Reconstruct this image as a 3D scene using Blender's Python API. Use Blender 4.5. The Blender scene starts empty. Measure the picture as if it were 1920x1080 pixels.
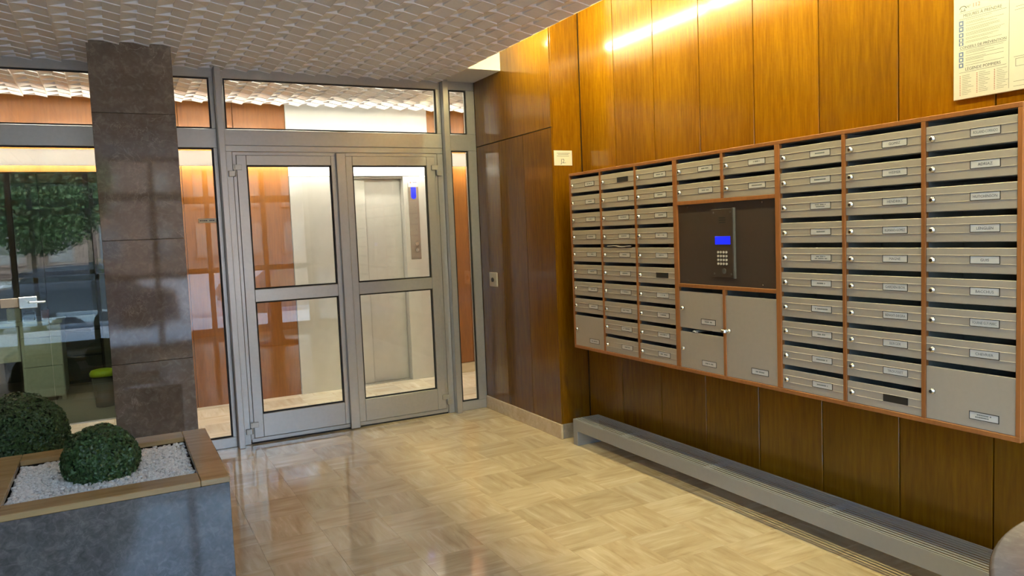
import bpy, bmesh, math, random
from mathutils import Vector, Matrix
random.seed(7)
SC = bpy.context.scene
COL = SC.collection

# ------------------------------------------------------------------ camera
cam_d = bpy.data.cameras.new('camera'); cam_d.sensor_width = 36.0; cam_d.lens = 26.859
cam = bpy.data.objects.new('camera', cam_d); COL.objects.link(cam)
_rt = Vector((0.8850367, -0.4637059, -0.0410721)); _up = Vector((0.0709501, 0.0471649, 0.9963642)); _fw = Vector((0.4600828, 0.8847329, -0.0746427))
m = Matrix((_rt, _up, -_fw)).transposed().to_4x4(); m.translation = Vector((0.0, -6.0408, 1.5488))
cam.matrix_world = m
cam_d.clip_start = 0.05; cam_d.clip_end = 200
SC.camera = cam

# ------------------------------------------------------------------ world, exposure
W = bpy.data.worlds.new('sky'); SC.world = W; W.use_nodes = True
wn = W.node_tree.nodes; wl_ = W.node_tree.links
bg = wn['Background']
sky = wn.new('ShaderNodeTexSky'); sky.sky_type = 'NISHITA'; sky.sun_disc = False
sky.sun_elevation = math.radians(38); sky.sun_rotation = math.radians(20); sky.air_density = 1.0; sky.dust_density = 2.0
wl_.new(sky.outputs[0], bg.inputs[0]); bg.inputs[1].default_value = 2.1
VS = SC.view_settings
VS.view_transform = 'Standard'; VS.look = 'None'; VS.gamma = 1.0; VS.use_curve_mapping = False
VS.exposure = 0.95
TUBE_FRONT = 112.0      # cove tubes above the letterboxes
TUBE_HALL = 50.0       # linear light behind the hall fascia
SC.cycles.use_denoising = True
SC.cycles.max_bounces = 10; SC.cycles.transparent_max_bounces = 24; SC.cycles.glossy_bounces = 5
SC.cycles.sample_clamp_indirect = 6.0
SC.cycles.caustics_reflective = False; SC.cycles.caustics_refractive = False

# ------------------------------------------------------------------ materials
def new_mat(name):
    mt = bpy.data.materials.new(name); mt.use_nodes = True
    return mt, mt.node_tree.nodes, mt.node_tree.links, mt.node_tree.nodes['Principled BSDF']

def plain(name, col, rough=0.5, metal=0.0, spec=0.5, coat=0.0, noise=0.06, nscale=40.0, bump=0.0):
    mt, n, l, p = new_mat(name)
    p.inputs['Roughness'].default_value = rough; p.inputs['Metallic'].default_value = metal
    p.inputs['Specular IOR Level'].default_value = spec; p.inputs['Coat Weight'].default_value = coat
    tc = n.new('ShaderNodeTexCoord'); ns = n.new('ShaderNodeTexNoise'); ns.inputs['Scale'].default_value = nscale; ns.inputs['Detail'].default_value = 3
    l.new(tc.outputs['Object'], ns.inputs['Vector'])
    mr = n.new('ShaderNodeMapRange'); mr.inputs['From Min'].default_value = 0.3; mr.inputs['From Max'].default_value = 0.7
    mr.inputs['To Min'].default_value = 1 - noise; mr.inputs['To Max'].default_value = 1 + noise
    l.new(ns.outputs[0], mr.inputs[0])
    mx = n.new('ShaderNodeVectorMath'); mx.operation = 'SCALE'; mx.inputs[0].default_value = col[:3]
    l.new(mr.outputs[0], mx.inputs['Scale']); l.new(mx.outputs[0], p.inputs['Base Color'])
    if bump:
        b = n.new('ShaderNodeBump'); b.inputs['Strength'].default_value = bump; b.inputs['Distance'].default_value = 0.002
        l.new(ns.outputs[0], b.inputs['Height']); l.new(b.outputs[0], p.inputs['Normal'])
    return mt

def emit(name, col, strength):
    mt, n, l, p = new_mat(name)
    p.inputs['Base Color'].default_value = (*col, 1); p.inputs['Emission Color'].default_value = (*col, 1)
    p.inputs['Emission Strength'].default_value = strength
    return mt

def coords(n, l, scale, rnd=True, loc_seed=37.0):
    tc = n.new('ShaderNodeTexCoord'); mp = n.new('ShaderNodeMapping'); mp.inputs['Scale'].default_value = scale
    src = tc.outputs['Object']
    if rnd:
        oi = n.new('ShaderNodeObjectInfo'); ml = n.new('ShaderNodeMath'); ml.operation = 'MULTIPLY'; ml.inputs[1].default_value = loc_seed
        l.new(oi.outputs['Random'], ml.inputs[0])
        cb = n.new('ShaderNodeCombineXYZ'); l.new(ml.outputs[0], cb.inputs[0]); l.new(ml.outputs[0], cb.inputs[1]); l.new(ml.outputs[0], cb.inputs[2])
        ad = n.new('ShaderNodeVectorMath'); ad.operation = 'ADD'; l.new(src, ad.inputs[0]); l.new(cb.outputs[0], ad.inputs[1]); src = ad.outputs[0]
    l.new(src, mp.inputs['Vector'])
    return mp.outputs[0]

def noise(n, l, vec, scale=1.0, detail=4.0, rough=0.55, dist=0.0):
    t = n.new('ShaderNodeTexNoise'); t.inputs['Scale'].default_value = scale; t.inputs['Detail'].default_value = detail
    t.inputs['Roughness'].default_value = rough; t.inputs['Distortion'].default_value = dist; l.new(vec, t.inputs['Vector'])
    return t.outputs[0]

def ramp(n, l, fac, stops):
    r = n.new('ShaderNodeValToRGB'); e = r.color_ramp.elements
    while len(e) < len(stops): e.new(0.5)
    for i, (ps, c) in enumerate(stops): e[i].position = ps; e[i].color = (*c, 1)
    l.new(fac, r.inputs[0]); return r.outputs[0]

def mixc(n, l, fac, a, b, mode='MIX'):
    x = n.new('ShaderNodeMix'); x.data_type = 'RGBA'; x.blend_type = mode
    for s, v in ((0, fac), (6, a), (7, b)):
        if isinstance(v, (int, float)): x.inputs[s].default_value = v
        elif isinstance(v, tuple): x.inputs[s].default_value = (*v, 1)
        else: l.new(v, x.inputs[s])
    return x.outputs[2]

def wood(name, dark, mid, light, rough=0.22, coat=0.25, vary=0.12, axis='z'):
    mt, n, l, p = new_mat(name)
    sc = {'z': (1, 1, 0.085), 'y': (1, 0.085, 1), 'x': (0.085, 1, 1)}[axis]
    v = coords(n, l, sc)
    fig = noise(n, l, v, 5.5, 2.0, 0.5, 0.3)
    ml = n.new('ShaderNodeMath'); ml.operation = 'MULTIPLY'; ml.inputs[1].default_value = 9.0; l.new(fig, ml.inputs[0])
    pp = n.new('ShaderNodeMath'); pp.operation = 'PINGPONG'; pp.inputs[1].default_value = 0.5; l.new(ml.outputs[0], pp.inputs[0])
    c1 = ramp(n, l, pp.outputs[0], [(0.0, mid), (0.36, mid), (0.5, dark)])
    c1 = mixc(n, l, 0.62, c1, mid)
    fib = noise(n, l, v, 60.0, 3.0, 0.65)
    c2 = ramp(n, l, fib, [(0.3, dark), (0.52, mid), (0.72, light)])
    c = mixc(n, l, 0.5, c1, c2)
    big = noise(n, l, v, 2.2, 1.0)
    c = mixc(n, l, 0.22, c, ramp(n, l, big, [(0.35, dark), (0.65, light)]))
    oi = n.new('ShaderNodeObjectInfo'); mr = n.new('ShaderNodeMapRange'); mr.inputs['To Min'].default_value = 1 - vary; mr.inputs['To Max'].default_value = 1 + vary
    l.new(oi.outputs['Random'], mr.inputs[0])
    vs = n.new('ShaderNodeVectorMath'); vs.operation = 'SCALE'; l.new(c, vs.inputs[0]); l.new(mr.outputs[0], vs.inputs['Scale'])
    l.new(vs.outputs[0], p.inputs['Base Color'])
    p.inputs['Specular IOR Level'].default_value = 0.4
    p.inputs['Roughness'].default_value = rough; p.inputs['Coat Weight'].default_value = coat; p.inputs['Coat Roughness'].default_value = 0.12
    return mt

def travertine(name, dark, mid, light, rough=0.085, vary=0.1):
    mt, n, l, p = new_mat(name)
    v = coords(n, l, (0.11, 1, 1), loc_seed=53.0)
    s1 = noise(n, l, v, 26.0, 5.0, 0.62, 0.5)
    c = ramp(n, l, s1, [(0.30, dark), (0.46, mid), (0.54, mid), (0.70, light)])
    v2 = coords(n, l, (0.3, 1, 1), loc_seed=29.0)
    s2 = noise(n, l, v2, 9.0, 3.0, 0.5, 1.0)
    c = mixc(n, l, 0.35, c, ramp(n, l, s2, [(0.35, dark), (0.65, light)]))
    pit = noise(n, l, v, 42.0, 6.0, 0.7, 0.2)
    c = mixc(n, l, ramp(n, l, pit, [(0.22, (1, 1, 1)), (0.27, (0, 0, 0))]), c, tuple(x * 0.35 for x in dark))
    oi = n.new('ShaderNodeObjectInfo'); mr = n.new('ShaderNodeMapRange'); mr.inputs['To Min'].default_value = 1 - vary; mr.inputs['To Max'].default_value = 1 + vary
    l.new(oi.outputs['Random'], mr.inputs[0])
    vs = n.new('ShaderNodeVectorMath'); vs.operation = 'SCALE'; l.new(c, vs.inputs[0]); l.new(mr.outputs[0], vs.inputs['Scale'])
    l.new(vs.outputs[0], p.inputs['Base Color']); p.inputs['Roughness'].default_value = rough
    return mt

def marble(name, dark, mid, vein, rough=0.09, scale=3.0, veinw=0.012, spec=0.5, fleck=0.5):
    mt, n, l, p = new_mat(name)
    v = coords(n, l, (1, 1, 1))
    a = noise(n, l, v, scale, 6.0, 0.6, 0.8)
    c = ramp(n, l, a, [(0.32, dark), (0.62, mid)])
    b = noise(n, l, v, scale * 1.7, 5.0, 0.6, 1.6)
    sb = n.new('ShaderNodeMath'); sb.operation = 'SUBTRACT'; sb.inputs[1].default_value = 0.5; l.new(b, sb.inputs[0])
    ab = n.new('ShaderNodeMath'); ab.operation = 'ABSOLUTE'; l.new(sb.outputs[0], ab.inputs[0])
    vm = ramp(n, l, ab.outputs[0], [(0.0, (0.75, 0.75, 0.75)), (veinw, (0, 0, 0))])
    g = noise(n, l, v, scale * 0.9, 2.0)
    vm = mixc(n, l, 1.0, vm, ramp(n, l, g, [(0.48, (0, 0, 0)), (0.62, (1, 1, 1))]), 'MULTIPLY')
    c = mixc(n, l, vm, c, vein)
    fk = noise(n, l, v, scale * 9, 3.0, 0.6, 1.0)
    c = mixc(n, l, fleck, c, ramp(n, l, fk, [(0.3, dark), (0.5, mid), (0.72, vein)]))
    l.new(c, p.inputs['Base Color']); p.inputs['Roughness'].default_value = rough; p.inputs['Specular IOR Level'].default_value = spec
    return mt

def glass(name, f0=0.038, tint=(0.96, 0.985, 0.97)):
    mt, n, l, p = new_mat(name); n.remove(p)
    out = n['Material Output']
    tr = n.new('ShaderNodeBsdfTransparent'); tr.inputs[0].default_value = (*tint, 1)
    gl = n.new('ShaderNodeBsdfGlossy'); gl.inputs['Roughness'].default_value = 0.0
    lw = n.new('ShaderNodeLayerWeight'); lw.inputs['Blend'].default_value = 0.5
    pw = n.new('ShaderNodeMath'); pw.operation = 'POWER'; pw.inputs[1].default_value = 5.0; l.new(lw.outputs['Facing'], pw.inputs[0])
    mr = n.new('ShaderNodeMapRange'); mr.inputs['To Min'].default_value = f0; mr.inputs['To Max'].default_value = 1.0; l.new(pw.outputs[0], mr.inputs[0])
    mx = n.new('ShaderNodeMixShader'); l.new(mr.outputs[0], mx.inputs[0]); l.new(tr.outputs[0], mx.inputs[1]); l.new(gl.outputs[0], mx.inputs[2])
    l.new(mx.outputs[0], out.inputs['Surface'])
    return mt

M = {}
M['wood'] = wood('teak_panel', (0.072, 0.0225, 0.0010), (0.150, 0.0605, 0.0013), (0.222, 0.100, 0.0025), rough=0.15, coat=0.0)
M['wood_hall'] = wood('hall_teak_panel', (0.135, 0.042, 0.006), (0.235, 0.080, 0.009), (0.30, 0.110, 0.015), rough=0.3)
M['box_wood'] = wood('letterbox_frame_wood', (0.24, 0.085, 0.022), (0.32, 0.118, 0.032), (0.38, 0.15, 0.045), rough=0.4, coat=0.0, axis='z')
M['trav'] = travertine('travertine_tile', (0.42, 0.295, 0.158), (0.575, 0.435, 0.255), (0.74, 0.605, 0.40))
M['trav_hall_lit'] = travertine('hall_lit_travertine_tile', (0.60, 0.48, 0.33), (0.76, 0.66, 0.50), (0.88, 0.81, 0.68))  # lighter copy of the floor stone, the hall's brightness put into its colour
M['trav_base'] = travertine('travertine_skirting', (0.46, 0.34, 0.20), (0.56, 0.43, 0.27), (0.66, 0.54, 0.37), rough=0.25)
M['col'] = marble('brown_marble', (0.125, 0.094, 0.068), (0.220, 0.172, 0.128), (0.48, 0.42, 0.35), rough=0.05, scale=2.6, fleck=0.28)
M['planter'] = marble('grey_marble', (0.055, 0.055, 0.058), (0.115, 0.112, 0.112), (0.22, 0.21, 0.21), rough=0.045, scale=3.5)
M['rim'] = travertine('brown_rim_stone', (0.27, 0.172, 0.072), (0.39, 0.265, 0.118), (0.48, 0.345, 0.175), rough=0.2)
M['round'] = marble('taupe_marble', (0.16, 0.13, 0.105), (0.26, 0.22, 0.18), (0.45, 0.40, 0.34), rough=0.2, scale=2.5, fleck=0.25)
M['alu'] = plain('grey_aluminium', (0.46, 0.445, 0.415), 0.28, 0.6, noise=0.03)
M['gasket'] = plain('black_gasket', (0.008, 0.007, 0.007), 0.6)
M['chrome'] = plain('chrome', (0.72, 0.70, 0.66), 0.16, 1.0, noise=0.02)
M['hinge'] = plain('hinge_metal', (0.45, 0.43, 0.38), 0.3, 0.6, noise=0.03)
M['plaster'] = plain('ceiling_plaster', (0.87, 0.835, 0.82), 0.75, noise=0.02)
M['white'] = plain('white_paint', (0.78, 0.76, 0.72), 0.55, noise=0.015)
M['batten'] = plain('dark_batten', (0.035, 0.018, 0.008), 0.7)
M['wallpaint'] = plain('beige_wall_paint', (0.55, 0.50, 0.43), 0.6)
M['steel'] = plain('brushed_steel', (0.56, 0.54, 0.50), 0.42, 0.35, noise=0.03, nscale=12)
M['box_metal'] = plain('letterbox_metal', (0.435, 0.37, 0.295), 0.36, 0.15, noise=0.02)
M['box_inside'] = plain('letterbox_inside', (0.22, 0.23, 0.22), 0.35, 0.3)
M['dark'] = plain('dark_recess', (0.02, 0.018, 0.016), 0.5)
M['card'] = plain('name_card', (0.62, 0.58, 0.53), 0.5, noise=0.02)
M['ink'] = plain('ink', (0.10, 0.10, 0.11), 0.6)
M['paper'] = plain('paper', (0.74, 0.70, 0.58), 0.55, noise=0.02)
M['label'] = plain('label_paper', (0.88, 0.84, 0.66), 0.4, noise=0.02)
M['key'] = plain('keypad_metal', (0.74, 0.70, 0.62), 0.3, 0.3, noise=0.02)
M['poster'] = plain('notice_paper', (0.50, 0.50, 0.43), 0.4, noise=0.02)
M['ink_blue'] = plain('blue_print', (0.10, 0.14, 0.27), 0.6)
M['ink_grey'] = plain('grey_print', (0.16, 0.165, 0.15), 0.6)
M['ink_red'] = plain('red_print', (0.35, 0.12, 0.10), 0.6)
M['intercom'] = plain('intercom_panel', (0.062, 0.042, 0.030), 0.3, 0.0, noise=0.03)
M['blue'] = emit('blue_display', (0.004, 0.014, 0.85), 0.55)
M['bench'] = plain('bench_paint', (0.30, 0.295, 0.285), 0.38, 0.15, noise=0.02)
M['gravel'] = plain('white_gravel', (0.72, 0.69, 0.64), 0.7, noise=0.12, nscale=60)
M['soil'] = plain('planting_soil', (0.05, 0.035, 0.02), 0.9)
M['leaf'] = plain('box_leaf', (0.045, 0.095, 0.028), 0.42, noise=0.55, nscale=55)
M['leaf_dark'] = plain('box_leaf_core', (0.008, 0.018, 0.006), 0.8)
M['tree'] = plain('tree_leaf', (0.040, 0.080, 0.028), 0.6, noise=0.4, nscale=3)
M['bark'] = plain('bark', (0.10, 0.075, 0.05), 0.9)
M['glass'] = glass('clear_glass')
M['office_glass'] = glass('office_glass', 0.06, (0.80, 0.86, 0.82))
M['switch'] = plain('switch_plastic', (0.58, 0.53, 0.46), 0.4)
M['control'] = plain('lift_control_plate', (0.30, 0.245, 0.20), 0.25, 0.4)
M['desk'] = plain('desk_white', (0.62, 0.61, 0.52), 0.45)
M['black'] = plain('black_plastic', (0.012, 0.012, 0.012), 0.45)
M['bin_grey'] = plain('bin_grey', (0.09, 0.085, 0.075), 0.5)
M['lime'] = plain('lime_plastic', (0.52, 0.66, 0.02), 0.4)
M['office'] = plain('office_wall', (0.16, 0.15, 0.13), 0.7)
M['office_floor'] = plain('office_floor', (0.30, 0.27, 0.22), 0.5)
M['asphalt'] = plain('asphalt', (0.34, 0.34, 0.35), 0.9)
M['pavement'] = plain('pavement', (0.58, 0.57, 0.55), 0.85)
M['facade'] = plain('street_facade', (0.085, 0.062, 0.055), 0.8)
M['shutter'] = plain('street_window', (0.06, 0.07, 0.09), 0.15)
M['car'] = plain('car_paint', (0.05, 0.06, 0.08), 0.2, 0.3, coat=1.0, noise=0.0)
def opal(name, col, tr):
    mt, n, l, p = new_mat(name); p.inputs['Base Color'].default_value = (*col, 1); p.inputs['Roughness'].default_value = 0.4
    t = n.new('ShaderNodeBsdfTranslucent'); t.inputs[0].default_value = (*col, 1)
    mx = n.new('ShaderNodeMixShader'); mx.inputs[0].default_value = tr
    l.new(p.outputs[0], mx.inputs[1]); l.new(t.outputs[0], mx.inputs[2]); l.new(mx.outputs[0], n['Material Output'].inputs['Surface'])
    return mt
M['opal'] = opal('opal_acrylic', (0.80, 0.79, 0.77), 0.30)
M['tube_front'] = emit('warm_tube', (1.0, 0.93, 0.48), TUBE_FRONT)
M['tube_hall'] = emit('hall_tube', (1.0, 0.92, 0.78), TUBE_HALL)

# ------------------------------------------------------------------ helpers
WLOC = {}
MESHES = {}
def wloc(o): return WLOC.get(o.name, Vector((0, 0, 0)))
def link(name, me, parent=None, loc=(0, 0, 0), rot=None):
    o = bpy.data.objects.new(name, me); COL.objects.link(o)
    loc = Vector(loc)
    if parent: o.parent = parent; o.location = loc - wloc(parent)
    else: o.location = loc
    if rot: o.rotation_euler = rot
    WLOC[o.name] = loc
    return o
def tag(o, label=None, cat=None, group=None, kind=None):
    if label: o['label'] = label
    if cat: o['category'] = cat
    if group: o['group'] = group
    if kind: o['kind'] = kind
    return o
def thing(name, loc, label=None, cat=None, group=None, kind=None):
    return tag(link(name, None, None, loc), label, cat, group, kind)
def mesh_from(bm, name, mat, smooth=False):
    me = bpy.data.meshes.new(name); bm.to_mesh(me); bm.free()
    if mat is not None: me.materials.append(mat)
    if smooth:
        for p in me.polygons: p.use_smooth = True
    return me
def bm_box(bm, x0, x1, y0, y1, z0, z1):
    vs = [bm.verts.new(p) for p in ((x0, y0, z0), (x1, y0, z0), (x1, y1, z0), (x0, y1, z0), (x0, y0, z1), (x1, y0, z1), (x1, y1, z1), (x0, y1, z1))]
    for f in ((0, 3, 2, 1), (4, 5, 6, 7), (0, 1, 5, 4), (1, 2, 6, 5), (2, 3, 7, 6), (3, 0, 4, 7)): bm.faces.new([vs[i] for i in f])
def box(name, x0, x1, y0, y1, z0, z1, mat, parent=None, bevel=0.0):
    key = (round(x1 - x0, 4), round(y1 - y0, 4), round(z1 - z0, 4), mat.name, round(bevel, 5))
    me = MESHES.get(key)
    if me is None:
        a, b, c = (x1 - x0) / 2, (y1 - y0) / 2, (z1 - z0) / 2
        bm = bmesh.new(); bm_box(bm, -a, a, -b, b, -c, c)
        if bevel > 0:
            bmesh.ops.bevel(bm, geom=bm.edges[:], offset=min(bevel, a * .9, b * .9, c * .9), segments=1, affect='EDGES')
        me = MESHES[key] = mesh_from(bm, name, mat)
    return link(name, me, parent, ((x0 + x1) / 2, (y0 + y1) / 2, (z0 + z1) / 2))
def cyl_mesh(name, r, h, mat, seg=20, r2=None, axis='z', key=None):
    k = ('cyl', round(r, 4), round(h, 4), mat.name, seg, r2, axis)
    if k in MESHES: return MESHES[k]
    bm = bmesh.new()
    bmesh.ops.create_cone(bm, cap_ends=True, segments=seg, radius1=r, radius2=r if r2 is None else r2, depth=h)
    if axis == 'x': bmesh.ops.rotate(bm, verts=bm.verts, cent=(0, 0, 0), matrix=Matrix.Rotation(math.radians(90), 3, 'Y'))
    if axis == 'y': bmesh.ops.rotate(bm, verts=bm.verts, cent=(0, 0, 0), matrix=Matrix.Rotation(math.radians(90), 3, 'X'))
    me = MESHES[k] = mesh_from(bm, name, mat)
    for p in me.polygons: p.use_smooth = len(p.vertices) == 4
    return me
def lathe(name, prof, mat, seg=28, axis='z'):
    bm = bmesh.new(); rings = []
    for r, z in prof:
        rings.append([bm.verts.new((r * math.cos(2 * math.pi * i / seg), r * math.sin(2 * math.pi * i / seg), z)) for i in range(seg)])
    for a, b in zip(rings, rings[1:]):
        for i in range(seg): bm.faces.new((a[i], a[(i + 1) % seg], b[(i + 1) % seg], b[i]))
    bm.faces.new(rings[0][::-1]); bm.faces.new(rings[-1])
    if axis == '-x': bmesh.ops.rotate(bm, verts=bm.verts, cent=(0, 0, 0), matrix=Matrix.Rotation(math.radians(-90), 3, 'Y'))
    me = mesh_from(bm, name, mat)
    for p in me.polygons: p.use_smooth = len(p.vertices) == 4
    return me
DG = None
def text_mesh(txt, size, mat, depth=0.0003, align='CENTER', width=None):
    cu = bpy.data.curves.new('lettering', 'FONT'); cu.body = txt; cu.size = size; cu.align_x = align; cu.align_y = 'CENTER'; cu.extrude = depth; cu.resolution_u = 2
    o = bpy.data.objects.new('tmp_lettering', cu); COL.objects.link(o)
    bpy.context.view_layer.update()
    dg = bpy.context.evaluated_depsgraph_get()
    me = bpy.data.meshes.new_from_object(o.evaluated_get(dg)); me.materials.clear(); me.materials.append(mat)
    bpy.data.objects.remove(o)
    if width:
        xs = [v.co.x for v in me.vertices]
        if xs and max(xs) - min(xs) > width:
            k = width / (max(xs) - min(xs))
            for v in me.vertices: v.co.x *= k
    return me
# lettering facing -X (readable from the room): local x -> -Y, local y -> +Z, local z -> -X
ROT_X = Matrix(((0, 0, -1), (-1, 0, 0), (0, 1, 0))).to_euler()
ROT_Y = Matrix(((1, 0, 0), (0, 0, -1), (0, 1, 0))).to_euler()   # facing -Y

# ================================================================== STRUCTURE
XC, XW, YE = 2.851, 3.11, -1.264       # closet face, letterbox wall, end of the closet block
YB = 1.68                              # back wall of the inner hall
YF = -7.5                              # street front behind the camera
XL = -2.55                              # left wall of the vestibule
CZ = 2.842

# ---- floor: polished travertine laid in a chequer of turned grain
floor = box('floor', XL - 0.3, 4.7, YF - 0.2, 4.7, -0.12, -0.012, M['trav_base']); tag(floor, kind='structure')
P = 0.3242
def tile_mesh(mat):
    bm = bmesh.new(); h = P / 2 - 0.0003
    bm_box(bm, -h, h, -h, h, -0.011, 0.0)
    top = [e for e in bm.edges if all(v.co.z > -0.001 for v in e.verts)]
    bmesh.ops.bevel(bm, geom=top, offset=0.0005, segments=1, affect='EDGES')
    return mesh_from(bm, 'tile', mat)
TM = tile_mesh(M['trav']); TMH = tile_mesh(M['trav_hall_lit'])
rest = bmesh.new(); nrest = 0
for i in range(-11, 13):
    for j in range(-6, 24):
        x = 0.885 + P * (i + 0.5); y = -0.08 - P * (j + 0.5)
        if x - P / 2 < XL - 0.3 or x + P / 2 > 4.75 or y - P / 2 < YF - 0.2 or y > 1.75: continue
        if y > 0.0 and x > 4.55: continue
        par = (i + j) % 2
        near = (0.15 < x < 3.0 and -4.8 < y < 0.15) or (y > 0.1 and -0.9 < x < 3.75)
        if near:
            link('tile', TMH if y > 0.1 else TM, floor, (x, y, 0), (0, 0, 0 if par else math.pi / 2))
        else:
            h = P / 2 - 0.0007; bm_box(rest, x - h, x + h, y - h, y + h, -0.011, 0.0)
tag(link('tile_field', mesh_from(rest, 'tile_field', M['trav']), floor), kind='stuff')

# ---- cast plaster ceiling of folded cells
CW, CD = 0.1705, 0.1685
def cell_mesh(d, name='ceiling_cell', extra_top=True):
    w = CW
    A, B, C_, D = (0, 0, -.017), (w * .5, 0, -.017), (w * .5, d, .003), (0, d, -.017)
    P0, P1, P2, P3 = (w * .5, 0, -.017), (w, 0, -.034), (w, d, -.029), (w * .5, d, -.012)
    vs = [A, B, C_, D, P0, P1, P2, P3, (w * .5, d, -.017), (w, d, -.034), (w, 0, -.017), (w, d, -.017), (0, d, -.017)]
    fs = [(0, 2, 1), (0, 3, 2), (4, 7, 6, 5), (1, 2, 7), (3, 8, 2), (7, 8, 9, 6), (5, 6, 9), (5, 9, 11, 10)]
    me = bpy.data.meshes.new(name); me.from_pydata(vs, [], fs); me.materials.append(M['plaster']); return me
def build_ceiling(name, x0, nx, y_edges, individual, slab):
    c = box(name, *slab, M['plaster']); tag(c, kind='structure')
    cache = {}; vs, fs = [], []
    for yi in range(len(y_edges) - 1):
        ya, yb = y_edges[yi], y_edges[yi + 1]; d = yb - ya
        if round(d, 4) not in cache: cache[round(d, 4)] = cell_mesh(d)
        me = cache[round(d, 4)]
        for k in range(nx):
            x = x0 + k * CW
            if individual(x + CW / 2, (ya + yb) / 2): link('ceiling_cell', me, c, (x, ya, CZ))
            else:
                b = len(vs); vs += [(v.co.x + x, v.co.y + ya, v.co.z + CZ) for v in me.vertices]; fs += [tuple(b + q for q in p.vertices) for p in me.polygons]
    if vs:
        me = bpy.data.meshes.new('ceiling_field'); me.from_pydata(vs, [], fs); me.materials.append(M['plaster'])
        tag(link('ceiling_field', me, c), kind='stuff')
    return c
cx0 = 0.472 - CW * 14; nxf = 26
ye = [-0.002, -0.116] + [-0.116 - CD * k for k in range(1, 45)]
ye = sorted([y for y in ye if y > YF - 0.05])
XE = cx0 + nxf * CW; XLE = cx0                    # free edge of the ceiling, beside the cove
ceil = build_ceiling('ceiling', cx0, nxf, ye, lambda x, y: x > -1.0 and y > -2.65, (cx0 + 0.01, XE - 0.01, YF - 0.1, 0.0, CZ + 0.006, CZ + 0.03))
yh = [0.075 + CD * k for k in range(1, 9)]
hall_ceil = build_ceiling('ceiling', cx0, 41, yh, lambda x, y: -0.9 < x < 3.75, (XL - 0.3, 4.6, 0.06, yh[-1], CZ + 0.006, CZ + 0.03))
tag(box('trim_7', XLE + 0.012, XLE + 0.03, YF, -0.02, CZ + 0.03, 3.25, M['white']), kind='structure')
# roof slab over everything
tag(box('ceiling', XL - 0.4, 4.8, YF - 0.1, 4.8, 3.25, 3.40, M['white']), kind='structure')
# upstand hiding the cove tubes, and the boxed end of the cove
tag(box('trim_1', XE - 0.03, XE - 0.012, YF, -0.51, CZ + 0.03, 3.25, M['white']), kind='structure')
tag(box('trim_2', XE - 0.16, XC, -0.51, 0.0, 2.828, 3.25, M['white']), kind='structure')

# ---- right side: closet block and the letterbox wall, clad in teak boards
wr = box('wall_right', XW + 0.012, XW + 0.2, YF, YE + 0.02, 0, 3.25, M['batten']); tag(wr, kind='structure')
seams = [YE - 0.006, -1.694, -2.121, -2.544, -2.970, -3.395, -3.820, -4.237, -4.66, -5.085, -5.51, -5.935, -6.36, -6.785, -7.21, -7.49]
for a, b in zip(seams, seams[1:]): box('board', XW - 0.006, XW + 0.012, b + 0.003, a - 0.003, 0.0, 3.24, M['wood'], wr, 0.002)
wc = box('wall_closet', XC + 0.016, 4.7, YE + 0.016, 0.045, 0, 3.25, M['batten'])
tag(box('wall_hall_front', XC + .001, 4.6, .0455, .06, 0, 3.25, M['white']), kind='structure'); tag(wc, kind='structure')
cs = [0.0, -0.428, -0.842, YE]
for a, b in zip(cs, cs[1:]): box('board', XC, XC + 0.016, b + (0.0 if b == YE else 0.0015), a - 0.0015, 0.10, 2.2765, M['wood'], wc, 0.0015)
box('board', XC, XC + 0.016, YE, -0.0015, 2.2815, 3.24, M['wood'], wc, 0.0015)
box('board', XC + 0.0165, XW - 0.007, YE, YE + 0.016, 0.10, 3.24, M['wood'], wc, 0.0015)
bb = box('baseboard_right', XC - 0.012, XC + 0.006, YE - 0.012, -0.002, 0.0, 0.108, M['trav_base'], None, 0.002); tag(bb, kind='structure')
bb = box('baseboard_return', XC + 0.0065, XW - 0.007, YE - 0.012, YE + 0.006, 0.0, 0.108, M['round'], None, 0.002); tag(bb, kind='structure')

# ---- left wall and street front (behind the camera)
wlft = box('wall_left', XL - 0.3, XL, YF, 4.7, 0, 3.25, M['wood']); tag(wlft, kind='structure')
def frame_box(x0, x1, z0, z1, parent, y0=0.0, y1=0.06, name='frame', mat=None, bevel=0.003):
    return box(name, x0, x1, y0, y1, z0, z1, mat or M['alu'], parent, bevel)
def pane(x0, x1, z0, z1, parent, y=0.022, mat=None, gasket=True):
    g = 0.011
    box('pane', x0, x1, y - 0.003, y + 0.003, z0, z1, mat or M['glass'], parent)
    if gasket:
        bm = bmesh.new()
        for a in ((x0, x1, z1 - g, z1), (x0, x1, z0, z0 + g), (x0, x0 + g, z0 + g, z1 - g), (x1 - g, x1, z0 + g, z1 - g)):
            bm_box(bm, a[0], a[1], 0.008, 0.0185, a[2], a[3])
        link('gasket', mesh_from(bm, 'gasket', M['gasket']), parent)

# street front: two glazed leaves and side lights in dark grey frames
sf = thing('window_5', (0.5, YF, 0), kind='structure')
for a, b in ((XL, XL + .09), (-1.35, -1.27), (-.33, -.25), (.53, .61), (1.40, 1.48), (2.30, 2.38), (3.02, 3.11)): frame_box(a, b, 0, 3.25, sf, YF - 0.06, YF)
xs = [XL + .09, -1.35, -1.27, -.33, -.25, .53, .61, 1.40, 1.48, 2.30, 2.38, 3.02]
for a, b in zip(xs[::2], xs[1::2]):
    for z0, z1 in ((0, .12), (1.05, 1.14), (2.2, 2.32), (2.75, 3.25)): frame_box(a, b, z0, z1, sf, YF - 0.06, YF)
    for z0, z1 in ((.12, 1.05), (1.14, 2.2), (2.32, 2.75)): box('pane', a, b, YF - .033, YF - .027, z0, z1, M['glass'], sf)

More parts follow.
